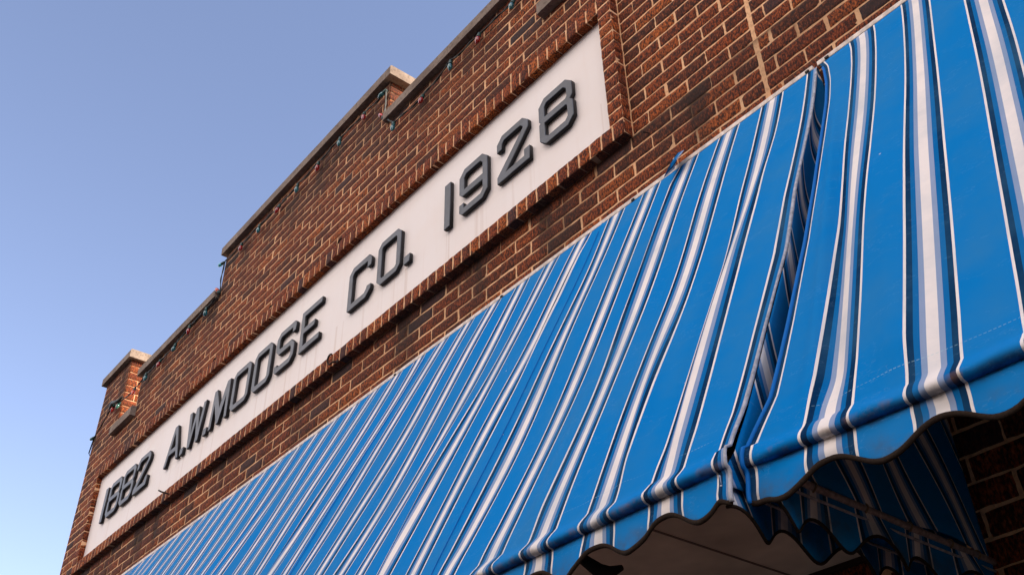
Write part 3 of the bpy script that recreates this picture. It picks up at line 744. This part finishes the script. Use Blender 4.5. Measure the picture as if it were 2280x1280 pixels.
        path = [V[(nq-1)*L_+j] for j in range(0, L_, 2)]
        link('binding', mesh('binding', *tube(path, .0034, 6), smooth=True), M_bind, root)
        pip = [P(xe+.0008, yq, ZB-.0125-.0025*(1-yq)) for yq in np.linspace(y0, .994, 40)]
        link('piping', mesh('piping', *tube(pip, .0030, 8), smooth=True), M_hemw, root)
    # rolled hem down the free edge beside the gap
    cols = -1 if hem_side > 0 else 0
    path = [Vector(P(Xa[i, cols], Ya[i, cols], Za[i, cols])) for i in range(2, len(Xa))]
    if side == 'L':
        r = [.0038+.0012*math.sin(i*.21)*.6 for i in range(len(path))]
        path = [p+Vector((.0015*math.sin(i*.09)+.001, -.002, .0)) for i, p in enumerate(path)]
        link('hem', mesh('hem', *tube(path, r, 8), smooth=True), M_hemw, root)
    else:
        link('hem', mesh('hem', *tube([p+Vector((-.0035, -.0015, 0)) for p in path], .0048, 8), smooth=True), M_hem, root)
    # painted rail clamping the cloth to the wall
    v, f = join([box_vf(xs0*S, xs1*S, -.0165, -.0012, RZ*S+ZC+.0015, RZ*S+ZC+.0205)])
    rl = link('wall_rail', mesh('wall_rail', v, f), M_rail, root); bv = rl.modifiers.new('b', 'BEVEL'); bv.width = .002; bv.segments = 2
    # seam stitching ridges
    if side == 'L':
        for q in SEAMS:
            j = int(np.argmin(np.abs(s-q))); pa = []
            for i in range(3, nt_-2): pa.append(Vector(P(Xa[i, j], Ya[i, j], Za[i, j])) + Vector((0, -.0018, .0006)))
            link('seam', mesh('seam', *tube(pa, .0016, 5), smooth=True), M_hem, root)
    return root
aw_l = make_awning('L', -3.74, -.4745, 'long blue and white striped awning below the lettered sign, left of the gap', 1)
aw_r = make_awning('R', -.4665, 3.2, 'blue and white striped awning nearest the camera, right of the gap', -1)
# loose fold of cloth poking above the rail
Vv = [P(-.7500, .9885, 1.1120), P(-.7485, .9870, 1.1325), P(-.7360, .9850, 1.1345), P(-.7230, .9865, 1.1330), P(-.7430, .9480, 1.0640), P(-.7330, .9560, 1.0900), P(-.7190, .9700, 1.1100)]
fold = mesh('fold', Vv, [(0, 1, 2, 5), (2, 3, 6, 5), (0, 5, 4), (5, 6, 4)], False, [(-.25, -1), (-.24, -1), (-.18, -1), (-.09, -1), (-.23, -1), (-.17, -1), (-.07, -1)])
o = link('fabric_fold', fold, M_fabv, aw_l); md = o.modifiers.new('t', 'SOLIDIFY'); md.thickness = .0012
# small rail fasteners
for x in (-.484, -.449, -.85, -1.21, -1.58):
    v, f = box_vf(x*S-.007, x*S+.007, -.0210, -.0168, RZ*S+ZC+.002, RZ*S+ZC+.010)
    o = link('fastener', mesh('fastener', v, f), M_dark, aw_l if x < -.46 else aw_r)
# elbow clamp under the front bar
cl = join([tube([P(-.668, .628, .358), P(-.664, .640, .345), P(-.656, .652, .334), P(-.650, .662, .333), P(-.644, .672, .338)], [.007, .012, .016, .013, .006], 10)])
link('arm_clamp', mesh('arm_clamp', *cl, smooth=True), M_dark, aw_l)

# ------------------------------------------------------------------ flat canopy ceiling under the left awning
cz = .4020*S+ZC
soff = empty('flat_canopy', P(-2.1, 1, .402), 'flat beige painted canopy ceiling under the long striped awning', 'canopy')
v, f = box_vf(-3.70*S, -.490*S, -.29*S, -.004, cz, cz+.035)
link('ceiling_board', mesh('ceiling_board', v, f), M_soffit, soff)
for xx in (-.667, -1.22, -1.77, -2.32, -2.87, -3.42):
    v, f = box_vf(xx*S-.0025, xx*S+.0025, -.289*S, -.005, cz-.0030, cz-.0002)
    link('board_joint', mesh('board_joint', v, f), plain('joint_shadow_caulk', (.26, .20, .17), .8), soff)
v, f = box_vf(-3.70*S, -.490*S, -.018, -.0045, cz-.014, cz-.0005)
link('wall_trim', mesh('wall_trim', v, f), M_rust, soff)

# ------------------------------------------------------------------ string of coloured bulbs
sl_ = empty('string_lights', (-5.4, -.036, 6.2), 'string of red, teal and orange bulbs on dark wire along the stepped parapet', 'string lights')
BU = [('teal', -8.475, 5.772, 'L'), ('red', -8.048, 5.881, 'D'), ('green', -7.883, 5.838, 'd'), ('orange', -7.539, 5.814, 'd'), ('teal', -7.327, 5.857, 'D'), ('red', -7.067, 5.861, 'D'), ('teal', -6.775, 5.864, 'D'), ('red', -6.514, 5.893, 'D'), ('teal', -6.215, 5.9, 'D'),
      ('orange', -6.065, 6.037, 'U'), ('cyan', -6.10, 6.291, 'L'), ('red', -5.743, 6.235, 'D'), ('teal', -5.456, 6.223, 'D'), ('red', -5.179, 6.227, 'D'), ('teal', -4.896, 6.224, 'D'), ('red', -4.614, 6.221, 'D'), ('teal', -4.332, 6.237, 'D'), ('red', -4.035, 6.241, 'D'),
      ('teal', -3.834, 6.275, 'l'), ('red', -3.814, 6.078, 'U'), ('teal', -3.663, 5.85, 'D'), ('red', -3.374, 5.843, 'D'), ('teal', -3.087, 5.874, 'D'), ('red', -2.835, 5.867, 'D'), ('teal', -2.544, 5.864, 'D')]
DIR = {'D': (-.10, -.15, -1), 'd': (.10, -.25, -1), 'L': (-1, -.2, -.02), 'l': (-1, -.2, -.25), 'U': (-.55, -.3, .8)}
anch = []
for i, (col, x, z, d) in enumerate(BU):
    dv = Vector(DIR[d]); dv += Vector((rng.normal(0, .10), rng.normal(0, .08), 0)) if d == 'D' else Vector((0, 0, 0)); dv.normalize()
    c = Vector((x, -.036 if not (-8.0 < x < -7.45) else -.045, z)); base = c - dv*.026                      # glass centre -> glass base
    so_ = link('socket', mesh('socket', *lathe([(-.030, .006), (-.028, .0105), (-.006, .0125), (.0, .0125), (.002, .0100)], base, dv, 10), smooth=True), M_sock, sl_)
    gl = link('bulb', mesh('bulb', *lathe([(0, .008), (.006, .0118), (.016, .0148), (.026, .0148), (.036, .0118), (.046, .0068), (.052, .0030), (.054, .0006)], base, dv, 14), smooth=True), G[col], None)
    gl.parent = so_; gl.matrix_parent_inverse = Matrix.Translation(-sl_.location).inverted() @ Matrix.Translation(-sl_.location)
    anch.append(base - dv*.030)
path = [Vector((XL*S-.03, .05, 5.60)), Vector((XL*S-.012, -.01, 5.66))]
for a, b in zip(anch[:-1], anch[1:]):
    n = 10
    for i in range(n):
        q = i/n; p = a.lerp(b, q); p.z -= .022*math.sin(math.pi*q) if abs(a.z-b.z) < .1 else 0
        p.y = min(p.y, -.018) - .006*math.sin(math.pi*q); path.append(p)
path.append(anch[-1]); path.append(anch[-1]+Vector((.28, 0, .0)))
wv, wf = tube(path, .0036, 6)
p2 = [p+Vector((0, -.006*math.sin(i*.8), .007*math.cos(i*.8))) for i, p in enumerate(path)]
w2 = tube(p2, .0030, 5)
loop = tube([(-8.10, -.05, 5.905), (-8.02, -.055, 5.93), (-7.93, -.055, 5.90), (-7.86, -.05, 5.885), (-7.80, -.045, 5.90)], [.006, .018, .016, .014, .005], 8)
link('wire', mesh('wire', *join([(wv, wf), w2, loop]), smooth=True), M_wire, sl_)

# ------------------------------------------------------------------ iron hooks in the wall
def hook(x, z, y, r, label, kind='C'):
    e = empty('wall_hook', (x, y, z), label, 'hook', 'rusty iron hooks in the brick wall')
    if kind == 'C':
        pts = [Vector((x+r*1.6, y+.03, z-r*.9)), Vector((x+r*1.2, y-.01, z-r*.9))]
        for a in np.linspace(-60, -300, 12): pts.append(Vector((x+r*math.cos(math.radians(a)), y-.022-.004*math.sin(math.radians(a)), z+r*math.sin(math.radians(a)))))
    else:
        pts = [Vector((x-.055, y-.05, z+.02)), Vector((x-.02, y-.045, z)), Vector((x+.02, y-.015, z-.02)), Vector((x+.04, y+.03, z-.028))]
    link('iron_rod', mesh('iron_rod', *tube(pts, .0055, 7), smooth=True), M_rust, e)
    v = lathe([(0, .012), (.006, .012), (.008, .006)], Vector((pts[0].x if kind == 'C' else pts[-1].x, y+.001, pts[0].z if kind == 'C' else pts[-1].z)), (0, -1, 0), 10)
    link('plate', mesh('plate', *v, smooth=False), M_rust, e)
zz = lambda v: v*S+ZC
hook(-1.886*S, zz(1.672), -.004, .026, 'open iron hook above the sign over the gap between E and C')
hook(-2.270*S, zz(1.667), -.004, .022, 'open iron hook above the sign over the second O of MOOSE')
hook(-2.641*S, zz(1.668), -.004, .022, 'open iron hook above the sign over the W')
hook(-1.841*S, zz(1.275), -.044, .028, 'curled iron hook under the sign, below the gap between E and C')
hook(-2.807*S, zz(1.283), -.040, .02, 'straight iron hook under the sign below the A', 'S')
def nail(x, z, label):
    o = link('nail', mesh('nail', *join([tube([(x, .01, z), (x-.018, -.022, z+.008)], .0028, 6), tube([(x-.018, -.022, z+.008), (x-.0195, -.0245, z+.0085)], .0055, 8)])), M_rust)
    tag(o, label, 'nail', 'nails in the mortar')
nail(-.7966*S, zz(1.2376), 'small dark nail in the mortar right of the sign frame corner')
nail(-3.30*S, zz(1.75), 'small dark nail in the bricks above the left end of the sign')
